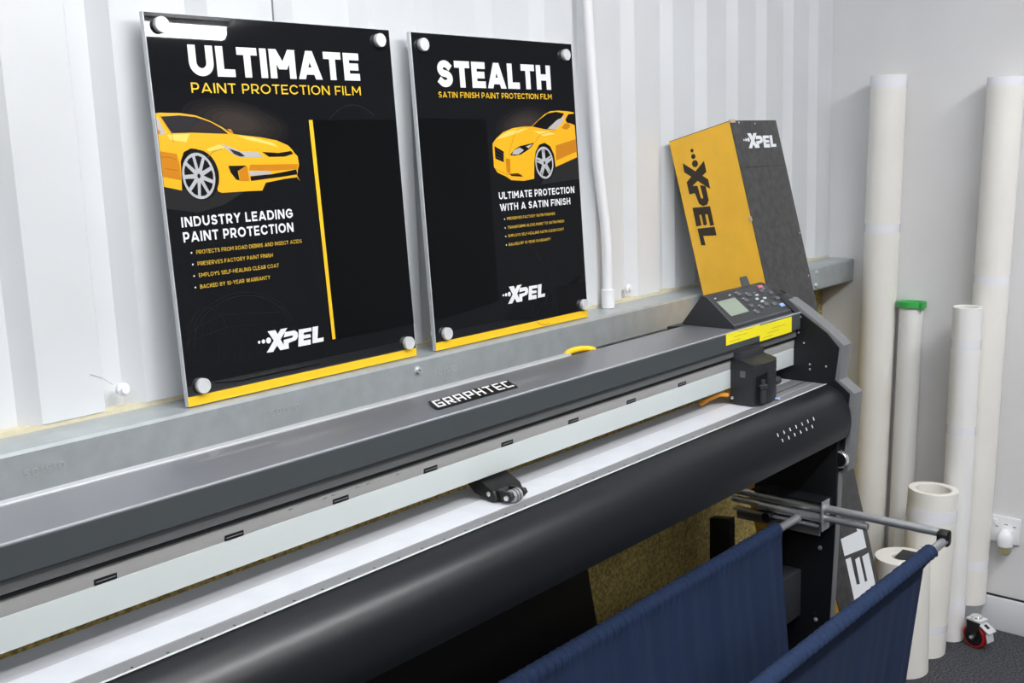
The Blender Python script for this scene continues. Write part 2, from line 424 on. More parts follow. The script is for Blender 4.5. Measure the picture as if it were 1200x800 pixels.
def wheel(name, t, f, u, v, rx, ry, rot, off, n, tyre):
    dec(name + '_tyre', [circle(tyre[0], tyre[1], tyre[2], 28, tyre[3], rot)], f, off, 'carblack', t)
    rim = circle(u, v, rx, 28, ry, rot)
    dec(name, [rim], f, off + .0001, 'carsilver', t)
    gaps = []
    c, s_ = math.cos(rot), math.sin(rot)
    def P(a, r):
        x, y = rx * r * math.cos(a), ry * r * math.sin(a); return (u + x * c - y * s_, v + x * s_ + y * c)
    for k in range(n):
        a = 2 * math.pi * k / n + .3; w = 2 * math.pi / n
        gaps.append([P(a + w * .12, .86), P(a + w * .32, .4), P(a + w * .5, .3), P(a + w * .66, .42), P(a + w * .84, .86), P(a + w * .5, .88)])
        if n < 8: gaps.append([P(a - w * .04, .84), P(a, .5), P(a + w * .04, .84)])
    gaps.append(circle(u, v, rx * .1, 10, ry * .1))
    dec(name + '_spoke_gaps', gaps, f, off + .0002, 'carblack', t)

t1, f = sign(.918, 'left and larger-lettered black acrylic sign headed ULTIMATE, leaning on the steel rail', 2, 509, 619,
             [(28.8, 598.6), (478.7, 597.2), (486.2, 29.1), (29.8, 31.1)], [(303, 64.2), (507, 64.2), (503, 453), (303, 453.4)], 'raised matt black sample rectangle')
dec('yellow_strip', [rectp(2.5, .8, 508.5, 16.5)], f, .0005, 'pyel', t1, 'yellow strip along the bottom')
dec('yellow_line', [[(304.2, 64.2), (311.5, 64.2), (306.8, 453.4), (298.3, 453.4)]], f, .0022, 'pyel', t1, 'thin upright yellow line')
# printed backdrop behind the car
for k in range(7):
    dec('print_backdrop', [circle(152, 450, 118 - 14 * k, 32, 40 - 4.6 * k, -.17)], f, .0003 + k * 3e-5, 'glow%d' % k, t1)
dec('print_ground', [[(4, 350), (100, 341), (150, 336), (110, 318), (60, 308), (5, 318)]], f, .0003, 'ground', t1)
dec('title_text', text_polys('ULTIMATE', 73, 523.3, 48.5, 353.5, .255, gap=.1), f, .0006, 'pwhite', t1, 'bold white title')
dec('subtitle_text', text_polys('PAINT PROTECTION FILM', 72, 497, 16, 353, .14), f, .0006, 'pyel', t1)
dec('heading_text', text_polys('INDUSTRY LEADING', 27, 287, 16, 218, .2), f, .0006, 'pwhite', t1)
dec('heading_text', text_polys('PAINT PROTECTION', 27.3, 263, 16.2, 216.5, .2), f, .0006, 'pwhite', t1)
for tx, v, u1 in (('PROTECTS FROM ROAD DEBRIS AND INSECT ACIDS', 242.6, 258.6), ('PRESERVES FACTORY PAINT FINISH', 224, 194.9),
                  ('EMPLOYS SELF-HEALING CLEAR COAT', 205.4, 205.2), ('BACKED BY 10-YEAR WARRANTY', 187, 184.9)):
    dec('bullet_text', text_polys(tx, 47.8, v, 6.4, u1 - 47.8, .145), f, .0006, 'pbul', t1)
    dec('bullet_dot', [circle(39, v + 3, 1.5, 10)], f, .0006, 'pwhite', t1)
def logo_uv(u, v, s): return [[(u + a * s, v + b_ * s) for a, b_ in q] for q in LOGO]
dec('logo', logo_uv(168, 62.8, 36.5), f, .0006, 'pwhite', t1)
outl = []
for r in (1, .93): outl += stroke_quads(arc(120, 90, 105 * r, 82 * r, 15, 175, 26), .9, False)
outl += stroke_quads(arc(52, 95, 40, 60, 20, 200, 16), .8, False) + stroke_quads([(20, 120), (80, 140), (200, 128)], .7, False) + stroke_quads([(10, 105), (90, 118), (190, 112)], .7, False)
for k in range(9): outl += stroke_quads([(22 + k * 15, 60), (30 + k * 14.5, 128 + 4 * math.sin(k))], .5, False)
dec('wireframe_arch', stroke_quads(arc(403, 330, 100, 150, 60, 180, 30), 1.6, False), f, .0004, 'line', t1)
dec('wireframe_car', outl, f, .0004, 'line', t1)
body = [(4, 465), (10.9, 465.8), (46.5, 465.3), (74.2, 461.6), (99.1, 453.4), (121.3, 442.8), (135.1, 433.8), (143.9, 431.2), (168.0, 428.3), (195.9, 425.2), (227.3, 419.5), (249.2, 411.1), (258.2, 402.9), (261.6, 397.5), (267.9, 392.0), (269.1, 377.1), (265.8, 369.2), (262.8, 358.5), (267.7, 348.9), (261.8, 355.9), (235.6, 354.3), (195.9, 349.5), (187.3, 336.8), (153.4, 337.3), (107.8, 337.2), (100.7, 340.1), (95.4, 368.1), (85.9, 395.9), (70.2, 408.7), (59.0, 410.2), (45.5, 404.4), (38.1, 390.0), (36.6, 368.0), (35.0, 344.8), (14.8, 349.5), (4, 352)]
dec('car_print', [body], f, .0006, 'caryel', t1, 'printed yellow sports car')
for q in ([(4, 398), (20, 397), (30, 393)], [(10.9, 462), (28, 434), (29, 420)], [(88, 395), (100, 404), (117, 408)], [(10, 380), (32, 376)]): dec('car_seam', stroke_quads(q, .8), f, .0008, 'carseam', t1)
wheel('car_wheel', t1, f, 68.1, 366.2, 30, 37, .1, .0007, 9, (71.2, 367.8, 34.5, 40))
dec('car_window', [[(12.3, 460.0), (46.0, 461.7), (73.9, 459.2), (101.6, 450.4), (121.0, 440.3), (131.9, 431.8), (62.2, 434.7), (28.6, 434.4)]], f, .0008, 'carglass', t1)
dec('car_window', [[(60, 435), (131.9, 431.8), (121.0, 440.3), (101.6, 450.4), (85, 456)]], f, .0009, 'glow', t1)
dec('car_window', [[(4, 459.4), (6, 458), (17.5, 433.4), (4, 431.5)]], f, .0008, 'carpale', t1)
dec('car_mirror', [[(4, 440), (4.9, 440.2), (9.4, 436.6), (6.2, 432.6), (4, 432.7)], [(130.5, 439.7), (137.4, 439.6), (141.7, 433.0), (136.5, 432.5)]], f, .0009, 'carsh', t1)
dec('car_headlight', [[(115.0, 416.5), (132.2, 411.1), (152.5, 402.9), (186.5, 400.8), (196.4, 391.4), (151.2, 392.7), (136.6, 398.3)]], f, .0008, 'carpale', t1)
dec('car_headlight', [[(130, 408), (150, 402), (160, 395), (150, 394.5), (139, 399)]], f, .0009, 'carglass', t1)
dec('car_grille', [[(194.4, 401.1), (227.9, 398.4), (254.7, 401.1), (259.1, 396.2), (240.2, 392.0), (207.7, 392.4)],
                   [(125.3, 380.3), (160.3, 379.6), (142.3, 371.3), (144.0, 355.8), (137.5, 357.4), (128.4, 369.3)],
                   [(165.8, 361.3), (210.5, 363.4), (262.4, 369.3), (263.1, 360.7), (222.8, 357.6), (166.4, 354.0)]], f, .0009, 'carblack', t1)
dec('car_foglight', [[(163.8, 370.4), (211.2, 368.6), (204.0, 363.1), (164.4, 362.7)]], f, .001, 'carpale', t1)
dec('car_highlight', [[(149.6, 428.5), (180.1, 425.5), (220.2, 415.2), (229.1, 407.6), (197.8, 415.6), (167.2, 421.9)], [(87.5, 408.3), (111.8, 415.3), (123.1, 410.0), (116.8, 407.6), (89.9, 404.5)], [(20, 432), (60, 433), (52, 420), (24, 424)]], f, .0008, 'carhi', t1)
dec('car_lower_body', [[(4, 406.9), (32.7, 402.3), (36.0, 385.2), (35.7, 360.7), (4, 367.3)], [(143.3, 378.9), (161.8, 378.8), (163.3, 353.6), (144.8, 354.5)], [(168.2, 380.6), (267.0, 378.6), (265.2, 369.7), (211.2, 368.6), (164.0, 371.7)]], f, .0007, 'carsh', t1)

t2, f = sign(1.478, 'right-hand black acrylic sign headed STEALTH, leaning on the steel rail', 2, 500, 619,
             [(30.3, 594.6), (470.8, 592.4), (31.9, 31.4), (482.7, 31.0)], [(6, 62.4), (195, 76.5), (196.4, 453), (5, 456)], 'raised matt black sample rectangle')
dec('yellow_strip', [rectp(2.5, .8, 499.5, 17)], f, .0005, 'pyel', t2, 'yellow strip along the bottom')
for k in range(7):
    dec('print_backdrop', [circle(318, 442, 104 - 12 * k, 32, 42 - 5 * k, .15)], f, .0003 + k * 3e-5, 'glow%d' % k, t2)
dec('print_ground', [[(400, 350), (497, 366), (497, 318), (360, 312)]], f, .0003, 'ground', t2)
dec('title_text', text_polys('STEALTH', 66, 516, 52, 351, .26, gap=.1), f, .0006, 'pwhite', t2, 'bold white title')
dec('subtitle_text', text_polys('SATIN FINISH PAINT PROTECTION FILM', 65, 495.5, 11.5, 352, .15), f, .0006, 'pyel', t2)
dec('heading_text', text_polys('ULTIMATE PROTECTION', 220.4, 287.5, 15, 256, .2), f, .0006, 'pwhite', t2)
dec('heading_text', text_polys('WITH A SATIN FINISH', 221, 263, 15, 238.5, .2), f, .0006, 'pwhite', t2)
for tx, v, u1 in (('PRESERVES FACTORY SATIN FINISHES', 243, 401.7), ('TRANSFORMS GLOSS PAINT TO SATIN FINISH', 224.3, 432.5),
                  ('EMPLOYS SELF-HEALING SATIN CLEAR COAT', 206.5, 429.8), ('BACKED BY 10-YEAR WARRANTY', 188.3, 381.1)):
    dec('bullet_text', text_polys(tx, 241, v, 6, u1 - 241, .15), f, .0006, 'pbul', t2)
    dec('bullet_dot', [circle(233, v + 2.5, 1.5, 10)], f, .0006, 'pwhite', t2)
dec('logo', logo_uv(231, 65.5, 36.6), f, .0006, 'pwhite', t2)
outl = []
for rr in (70, 62): outl += stroke_quads(arc(262, 62, rr + 50, rr + 62, -10, 95, 24), 1.0, False)
outl += stroke_quads(arc(345, 50, 46, 46, 0, 360, 30), 1.0, False) + stroke_quads(arc(345, 50, 36, 36, 0, 360, 30), .8, False)
for k in range(7): outl += stroke_quads([(345, 50), (345 + 36 * math.cos(k * .9), 50 + 36 * math.sin(k * .9))], .8, False)
dec('wireframe_car', outl, f, .0004, 'line', t2)
body = [(212.7, 403.8), (224.5, 413.6), (247.6, 426.1), (279.4, 434.4), (315.9, 437.5), (341.2, 437.3), (363.5, 449.9), (388.6, 463.2), (408.4, 469.8), (437.8, 471.1), (467.4, 469.9), (492.3, 467.5), (494.4, 367.1), (415.2, 348.1), (412.2, 375.6), (400.5, 394.0), (382.2, 401.9), (362.7, 397.8), (349.4, 383.2), (342.3, 359.6), (338.6, 325.4), (303.6, 322.5), (263.3, 325.8), (248.6, 333.7), (221.2, 343.5), (211.7, 355.4), (212.0, 369.6), (211.8, 395.3)]
dec('car_print', [body], f, .0006, 'caryel', t2, 'printed yellow sports coupe')
for q in ([(260, 378), (285, 425), (300, 432)], [(350, 404), (370, 420), (424, 428)], [(215, 352), (250, 338), (300, 336)]): dec('car_seam', stroke_quads(q, .8), f, .0008, 'carseam', t2)
wheel('car_wheel', t2, f, 376.6, 358.5, 31, 35, .1, .0007, 5, (379, 360, 33.5, 40))
dec('car_window', [[(343.5, 437.3), (368.4, 451.4), (398.3, 464.7), (427.7, 468.6), (456.9, 464.7), (437.8, 448.0), (423.7, 429.9), (385.2, 431.0)], [(471.7, 463.2), (493.1, 464.7), (494.5, 438.5), (477.2, 443.2), (464.8, 444.8), (460.4, 451.0)]], f, .0008, 'carblack', t2)
dec('car_window', [[(394.8, 431.8), (430.8, 451.1), (462, 459.5), (444.0, 441.8), (423.7, 429.9)]], f, .0009, 'carpale', t2)
dec('car_headlight', [[(264.5, 378.2), (279.1, 389.4), (297.8, 396.3), (346.8, 402.6), (329.2, 389.7), (300.5, 378.6), (277.7, 376.9)]], f, .0008, 'carblack', t2)
dec('car_headlight', [[(276.7, 388.0), (297.5, 393.3), (310.5, 387.2), (291.4, 378.9), (271.3, 379.4)], [(318, 395), (340, 400), (327, 391)]], f, .0009, 'carpale', t2)
dec('car_grille', [[(217.7, 398.0), (245.4, 385.9), (243.1, 364.3), (217.9, 372.3)], [(258.0, 339.2), (287.2, 339.4), (302.3, 331.5), (264.2, 334.5)]], f, .0008, 'carblack', t2)
dec('car_grille_bars', [[(219, 393), (244.5, 381.5), (244.4, 379.5), (219, 391)], [(219, 386), (244, 375.5), (244, 373.5), (219, 384)], [(219, 379), (243.5, 369.5), (243.4, 367.5), (219, 377)]], f, .0009, 'glow', t2)
dec('car_mirror', [[(443.7, 432.8), (457.2, 443.4), (472.2, 443.3), (476.4, 435.5), (463.2, 429.5), (455.8, 430.2)]], f, .001, 'carsh', t2)
dec('car_highlight', [[(225, 412), (262, 428), (330, 434), (300, 425), (250, 415)], [(345, 428), (400, 426), (420, 420), (380, 416)]], f, .0008, 'carhi', t2)
dec('car_lower_body', [[(250, 372), (264, 370), (262, 340), (250, 342)], [(420, 395), (494, 408), (494.4, 380), (418, 362)]], f, .0007, 'carsh', t2)

# ================================================================ the vinyl cutter
X0, XI, XO = .17, 2.35, 2.395       # left end, inner and outer face of the right end cap
P = thing('vinyl_cutter', 'long grey and black roll-fed vinyl cutter standing in front of the wall rail', 'cutter', (1.28, 1.15, FZ))
b = MB().prism([(1.302, -.406), (1.1685, -.406), (1.168, -.408), (1.168, -.446), (1.20, -.449), (1.20, -.48), (1.285, -.50), (1.302, -.48)], X0, XI)
cover = part('beam_cover', b.bevel(.0022, 3), 'cover', P)
b = MB().prism([(1.1682, -.4085), (1.1676, -.4075), (1.1679, -.4062), (1.1692, -.4054), (1.1706, -.4054), (1.1706, -.4085)], X0, XI); part('edge_highlight', b, 'edge', cover, 'pale strip painted as the highlight on the beam front edge')  # pale glossy strip put in for the highlight along the beam's edge
b = MB().box(X0, XI, 1.1675, 1.169, -.4455, -.4092); part('beam_front', b, 'face', cover, 'front face of the beam, painted darker for its shade')  # same paint as the cover, the upright face's shade painted in
b = MB().prism([(1.3055, -.4055), (1.3065, -.4043), (1.3225, -.4043), (1.324, -.406), (1.324, -.43), (1.3055, -.43)], X0, 1.645); part('rear_rail', b, 'alu', P, 'bright metal strip behind the beam')
b = MB().box(1.647, 2.14, 1.304, 1.365, -.442, -.4362); part('rear_tray', b.bevel(.001), 'plastic', P)
b = MB().prism([(1.1790, -.446), (1.1775, -.452), (1.1770, -.4655), (1.19, -.4665), (1.19, -.446)], X0, XI); part('cover_lip', b, 'under', P)
b = MB().prism([(1.184, -.4705), (1.182, -.4745), (1.1835, -.4935), (1.215, -.4935), (1.215, -.4705)], X0, XI); ur = part('upper_rail', b, 'railgrey', P)
b = MB().box(X0, XI, 1.1778, 1.19, -.4708, -.4672); part('rail_groove', b, 'black', P, smooth=False)
for k in range(9):
    x = .5865 + .181 * k - (.181 if False else 0)
    if 1.93 < x < 2.2: continue
    sl = part('rail_slot', MB().box(x - .0145, x + .0145, 1.1822, 1.1842, -.4928, -.4855), 'black', ur)
    part('slot_tab', MB().box(x - .0125, x + .0125, 1.1815, 1.1828, -.4896, -.4886), 'seam', sl)
for x in (.92, .935, .98, 1.0, .86, 1.06):
    part('rail_mark', MB().box(x - .003, x + .003, 1.1815, 1.183, -.4795, -.4782), 'seam', ur)
b = MB().prism([(1.1825, -.4935), (1.1825, -.5345), (1.189, -.5345), (1.189, -.4935)], X0, XI - .005); part('guide_rail', b.bevel(.001), 'rail', P, 'white carriage guide rail')
b = MB().box(X0, XI, 1.188, 1.2525, -.60, -.5722); pl = part('platen', b.bevel(.0008), 'platen', P)
b = MB().box(2.057, XI, 1.1275, 1.1875, -.60, -.5722); part('platen_end', b.bevel(.0008), 'alustrip', P)
b = MB().box(X0, 2.055, 1.1275, 1.1875, -.60, -.5718); part('cutting_mat', b, 'mat_white', P, 'bright white cutting strip')
b = MB().box(X0, XI, 1.1265, 1.1278, -.59, -.5711); part('mat_edge', b, 'railgrey', P)
b = MB().box(X0, XI, 1.0995, 1.1268, -.60, -.5722); st = part('edge_strip', b, 'alustrip', P)
for k in range(38):
    x = .245 + .0463 * k
    part('edge_hole', MB().lathe((x, 1.1072, -.5720), (x, 1.1072, -.5722), [(0, 0), (0, .0019), (.0004, .0019)], 10), 'black', st, smooth=False) if .55 < x < 1.9 else None
b = MB().prism([(1.0995, -.5735), (1.097, -.5715), (1.0995, -.5705), (1.102, -.5715)], X0, XI); part('edge_glint', b, 'rail', P, 'thin pale bead painted as the glint on the front edge')  # pale bead carries the highlight of the platen's front edge in its colour
# grit roller bands and short orange piece near the parked carriage
part('platen_gap', MB().box(2.06, XI, 1.150, 1.1525, -.5725, -.5717), 'black', pl)
# curved front cover
cp = [(1.0985, -.573), (1.085, -.5755), (1.072, -.5815), (1.061, -.5895), (1.052, -.600), (1.045, -.613), (1.0405, -.627), (1.038, -.643), (1.037, -.658), (1.0385, -.674), (1.0425, -.690), (1.05, -.694), (1.16, -.70), (1.25, -.70), (1.25, -.61), (1.10, -.61)]
b = MB().prism(cp, X0, XI - .002); fc = part('front_cover', b, 'roller', P, 'large rounded black front cover')
for k in range(7):
    x = 2.004 + .0275 * k
    for yy, zz, dx in ((1.0458, -.6108, 0), (1.0412, -.6245, .012)):
        if dx and k == 6: continue
        n = Vector((0, -.93, .36))
        c = Vector((x + dx, yy - .0012, zz + .0002))
        part('vent_slot', MB().obox(c, (.0011, 0, 0), Vector((0, .36, .93)) * .0036, n * .0006), 'hole', fc)
for k in range(6):
    x = 1.96 + .028 * k
    part('vent_dimple', MB().lathe((x, 1.0715, -.5818), (x, 1.0705, -.5805), [(0, 0), (0, .002), (.0006, .002), (.0006, 0)], 10), 'plastic', fc)
# right end cap
capi = [(1.302, -.395), (1.30, -.378), (1.20, -.378), (1.165, -.399), (1.10, -.443), (1.059, -.477), (1.069, -.560), (1.031, -.588), (1.044, -.777), (1.06, -.785), (1.29, -.80), (1.302, -.78)]
b = MB().prism(capi, XI, XO); part('end_cap', b.bevel(.0015), 'cap', P, 'grey angular right end cap')
b = MB().prism([(y + (.006 if y < 1.1 else 0), z - (.004 if z > -.5 else 0)) for y, z in [(1.302, -.405), (1.165, -.405), (1.10, -.447), (1.064, -.479), (1.073, -.56), (1.036, -.589), (1.049, -.775), (1.06, -.78), (1.29, -.795)]], XI - .004, XI + .001)
ip = part('inner_plate', b, 'chassis', P, 'black inner side plate')
for y, z in ((1.166, -.417), (1.171, -.455), (1.157, -.479), (1.141, -.529), (1.141, -.541), (1.10, -.53)):
    part('plate_screw', MB().lathe((XI - .003, y, z), (XI - .008, y, z), [(0, 0), (0, .0028), (.002, .0026), (.003, 0)], 12), 'chrome', ip)
b = MB().lathe((XI - .004, 1.058, -.747), (XI - .03, 1.058, -.747), [(0, 0), (0, .019), (.003, .0205), (.014, .0205), (.016, .019), (.016, .0175), (.013, .0165), (.013, 0)], 30)
kn = part('roll_knob', b, 'chrome', P, 'black knob with chrome ring')
part('knob_face', MB().lathe((XI - .014, 1.058, -.747), (XI - .04, 1.058, -.747), [(0, 0), (0, .0163), (.006, .0155), (.008, 0)], 24), 'black', kn)
b = MB().prism(capi, X0 - .045, X0); part('end_cap', b.bevel(.0015), 'cap', P)
# nameplate
def on_top(u, v, off): return Vector((u, v, -.406 + off))
def badge_map(u, v, off):                       # u along the plate 0..1, v up the plate 0..1
    return Vector((1.171 + .192 * u + .0285 * v, 1.203 + .0495 * v, -.406 + off))
b = MB().sweep([badge_map(u, v, .0002) for u, v in ((.012, -.03), (1.005, -.03), (1.01, 0), (1.01, 1.0), (0, 1.0), (-.02, .55), (-.015, .12))], Vector((0, 0, .002)))
bd = part('nameplate', b, 'badge', P, 'black nameplate with white lettering')
dec('nameplate_lettering', text_polys('GRAPHTEC', .02, .1, .82, .965, .17, SQ, .2), badge_map, .0026, 'badgeink', bd)
# control panel
fl = Vector((2.06, 1.181, -.399)); PVv = Vector((0, .76, .65)); PVv.normalize(); PNn = Vector((0, -.65, .76)); PNn.normalize()
def pan(u, v, off=0): return fl + Vector((u / 1000, 0, 0)) + PVv * (v / 1000) + PNn * off
b = MB().prism([(1.179, -.4055), (1.1805, -.399), (1.2505, -.339), (1.262, -.337), (1.315, -.404), (1.303, -.4055)], 2.06, 2.326)
cpn = part('control_panel', b.bevel(.0012), 'plastic', P, 'dark tilted keypad with small screen')
b = MB().prism([(1.170, -.4055), (1.171, -.403), (1.215, -.366), (1.25, -.37), (1.30, -.405)], 2.326, 2.377); part('panel_tray', b.bevel(.001), 'plasticd', cpn)
b = MB()
for a, c in (((266, -4), (317, -4)), ((317, -4), (317, 44)), ((317, 44), (300, 62))): b.path([pan(a[0], a[1], .001), pan(c[0], c[1], .001)], .0022, 8)
part('tray_rim', b, 'plastic', cpn)
b = MB().prism([(1.30, -.4055), (1.34, -.41), (1.34, -.45), (1.29, -.45)], 2.04, 2.326); part('panel_bracket', b, 'plasticd', cpn)
b = MB().sweep([pan(18, 72, .0003), pan(98, 72, .0003), pan(102, 26, .0003), pan(22, 26, .0003)][::-1], PNn * .0008); part('screen', b, 'lcd', cpn, 'grey-green display screen')
dec('panel_border', stroke_quads([(2, 90), (2, 2), (264, 2)], 1.6), pan, .0005, 'key', cpn)
def key(u, v, m='key', w=8.5, h=4.6, name='button'):
    part(name, MB().sweep([pan(u + a, v + c, 0) for a, c in ((-w, -h), (w, -h), (w, h), (-w, h))], PNn * .0028).bevel(.0006), m, cpn)
for u, v in ((123, 78), (158, 69), (128, 57), (128, 39), (161, 28), (127, 18), (221, 71), (250, 60), (256, 41), (221, 28), (189, 33)): key(u, v)
for u, v in ((187, 63), (185, 43), (206, 50), (174, 53)): key(u, v, 'keyhi', 6, 2.6, 'arrow_button')
key(232, 84, 'keyred', 10, 4); key(247, 19, 'keyblue', 9, 5)
for u in (23, 86): key(u, 81, 'keyhi', 3.5, 1.5, 'indicator')
for u, v in ((123, 85), (158, 76), (190, 72), (128, 64), (161, 35), (240, 77), (127, 25)): dec('key_mark', [rectp(u - 6, v, u + 5, v + 1.4)], pan, .0005, 'keyhi', cpn)
b = MB().sweep([Vector((2.232, 1.256, -.338)), Vector((2.268, 1.256, -.338)), Vector((2.279, 1.272, -.318)), Vector((2.25, 1.272, -.318))], Vector((0, .004, .0))); part('panel_clip', b.bevel(.0008), 'face', cpn)
# warning labels on the beam front
def on_face(u, v, off): return Vector((u, 1.1675 - off, v))
for x0, z0, x1, z1 in ((2.003, -.432, 2.15, -.407), (2.15, -.4465, 2.302, -.410)):
    l = part('warning_label', MB().box(x0, x1, 1.167, 1.1676, z0, z1), 'label', cover, 'yellow warning label')
    for k in range(3):
        dec('label_print', [rectp(x0 + .012 + .02 * k, z0 + .006 + .008 * k, x0 + .06 + .03 * k, z0 + .0068 + .008 * k)], on_face, .0008, 'labelink', l)
# carriage parked at the right
top = [(2.048, 1.184), (2.05, 1.128), (2.075, 1.119), (2.103, 1.1165), (2.13, 1.119), (2.157, 1.129), (2.157, 1.184)]
b = MB(); b.sweep([Vector((x, y, -.5705 if y < 1.14 else -.568)) for x, y in top], Vector((0, 0, .092)))
for v in b.b.verts:
    if v.co.z > -.5 and v.co.y > 1.15: v.co.z += .012
ca = part('carriage', b.bevel(.002), 'plasticd', P, 'dark tool carriage parked at the right')
b = MB().box(2.052, 2.157, 1.16, 1.2, -.48, -.455); part('carriage_arm', b.bevel(.002), 'plastic', ca)
b = MB().sweep([Vector((x, 1.1225 if x < 2.07 else 1.1155, z)) for x, z in ((2.058, -.505), (2.091, -.499), (2.088, -.566), (2.056, -.568))], Vector((0, .0006, 0))); part('carriage_recess', b, 'black', ca)
part('blade_holder', MB().rod((2.073, 1.117, -.565), (2.073, 1.117, -.535), .008, 18, .002).lathe((2.073, 1.117, -.535), (2.073, 1.117, -.5), [(0, .008), (.004, .0105), (.01, .0105), (.012, .006), (.022, .006), (.022, 0)], 18), 'plastic', ca)
part('clamp_knob', MB().rod((2.156, 1.135, -.535), (2.178, 1.135, -.535), .009, 18, .002), 'plastic', ca)
part('sensor_window', MB().box(2.0465, 2.049, 1.146, 1.158, -.508, -.494), 'key', ca)
part('carriage_screw', MB().lathe((2.049, 1.178, -.556), (2.043, 1.178, -.556), [(0, 0), (0, .004), (.004, .003), (.005, 0)], 12), 'chrome', ca)
part('orange_piece', MB().path([(2.05, 1.19, -.552), (2.03, 1.2, -.548), (2.005, 1.21, -.555), (1.99, 1.225, -.566)], .005, 8), 'orange', ca, 'short orange curved piece')  # short orange curve beside the carriage
part('carriage_light', MB().lathe((2.14, 1.118, -.569), (2.14, 1.118, -.566), [(0, 0), (0, .007), (.002, .006), (.003, 0)], 14), 'keyblue', ca)
# pinch roller
b = MB().prism([(1.215, -.539), (1.185, -.539), (1.158, -.552), (1.15, -.566), (1.16, -.57), (1.20, -.562), (1.215, -.55)], 1.244, 1.312); pr = part('pinch_roller_arm', b.bevel(.0015), 'black', P, 'black pinch roller arm')
for x in (1.254, 1.286): part('fork', MB().prism([(1.165, -.552), (1.126, -.551), (1.122, -.558), (1.13, -.567), (1.165, -.567)], x - .004, x + .004).bevel(.001), 'black', pr)
part('roller', MB().rod((1.259, 1.134, -.5605), (1.281, 1.134, -.5605), .011, 24, .002), 'steel', pr)
for x in (1.265, 1.2715): part('roller_groove', MB().tube((x, 1.134, -.5605), (x + .002, 1.134, -.5605), .0112, .010, 24), 'rubber', pr)
part('axle', MB().lathe((1.251, 1.134, -.5605), (1.246, 1.134, -.5605), [(0, 0), (0, .005), (.003, .0045), (.004, 0)], 14), 'chrome', pr)
part('arm_screw', MB().lathe((1.245, 1.168, -.558), (1.240, 1.168, -.558), [(0, 0), (0, .0045), (.002, .004), (.0025, 0)], 14), 'chrome', pr)
part('roller_lever', MB().box(1.30, 1.316, 1.19, 1.215, -.556, -.54).bevel(.001), 'black', pr)
# stand
for x0, x1, s in ((2.335, 2.36, 1), (.2, .225, -1)):
    b = MB().prism([(1.061, -.77), (1.088, FZ + .06), (1.235, FZ + .06), (1.235, -.70), (1.061, -.70)], x0, x1); lg = part('stand_leg', b.bevel(.0015), 'chassis', P)
    part('leg_edge', MB().sweep([Vector((x0 + .001, 1.0595, -.778)), Vector((x1, 1.0595, -.778)), Vector((x1, 1.0865, FZ + .06)), Vector((x0 + .001, 1.0865, FZ + .06))], Vector((0, .001, 0))), 'cap', lg)
    part('foot', MB().box(x0 - .015, x1 + .015, .85, 1.4, FZ + .035, FZ + .075).bevel(.004), 'chassis', P)
    for y in (.88, 1.36): part('castor', MB().rod((x0 - .01, y, FZ + .0225), (x1 + .01, y, FZ + .0225), .0225, 20, .003), 'rubber', P)
    if s > 0:
        for y, z in ((1.103, -.975), (1.111, -1.162), (1.137, -.812)):
            part('leg_screw', MB().lathe((x0, y, z), (x0 - .006, y, z), [(0, 0), (0, .0055), (.002, .005), (.003, .002), (.001, 0)], 14), 'steel', lg)
b = MB().box(.225, 2.335, 1.15, 1.213, -1.16, -1.04).bevel(.004); part('crossbar', b, 'plastic', P, 'dark grey stand crossbar')
b = MB().box(2.325, 2.335, 1.06, 1.275, -.86, -.70).bevel(.002); part('side_bracket', b, 'chassis', P)
b = MB().prism([(1.266, -.895), (1.322, -.903), (1.322, FZ + .075), (1.266, FZ + .075)], 2.19, 2.215); part('rear_upright', b.bevel(.002), 'black', P)
# support rods and their bracket
part('support_rod', MB().rod((2.28, 1.31, -.852), (2.28, .802, -.8545), .0095, 24, .001), 'steel', P)
part('support_rod', MB().rod((2.28, 1.31, -.874), (2.28, .962, -.8765), .0085, 24, .0015), 'steel', P)
b = MB().prism([(1.0685, -.834), (1.065, -.834), (1.065, -.906), (1.0685, -.906)], 2.264, 2.302); part('rod_bracket', b.bevel(.0008), 'steel', P)
b = MB().box(2.296, 2.335, 1.0685, 1.25, -.908, -.838).box(2.264, 2.298, 1.0685, 1.25, -.8385, -.8355); part('bracket_channel', b, 'chassis', P)
for z in (-.853, -.8775): part('rod_sleeve', MB().rod((2.28, 1.235, z), (2.28, 1.0685, z), .0118, 24), 'steel', P)
b = MB().prism([(1.30, -.893), (1.075, -.893), (1.075, -.897), (1.30, -.897)], 2.262, 2.285).box(2.283, 2.286, 1.08, 1.3, -.925, -.893); part('bracket_rail', b, 'steel', P)
part('rail_clip', MB().rod((2.255, 1.205, -.897), (2.29, 1.205, -.897), .013, 18, .002), 'black', P)
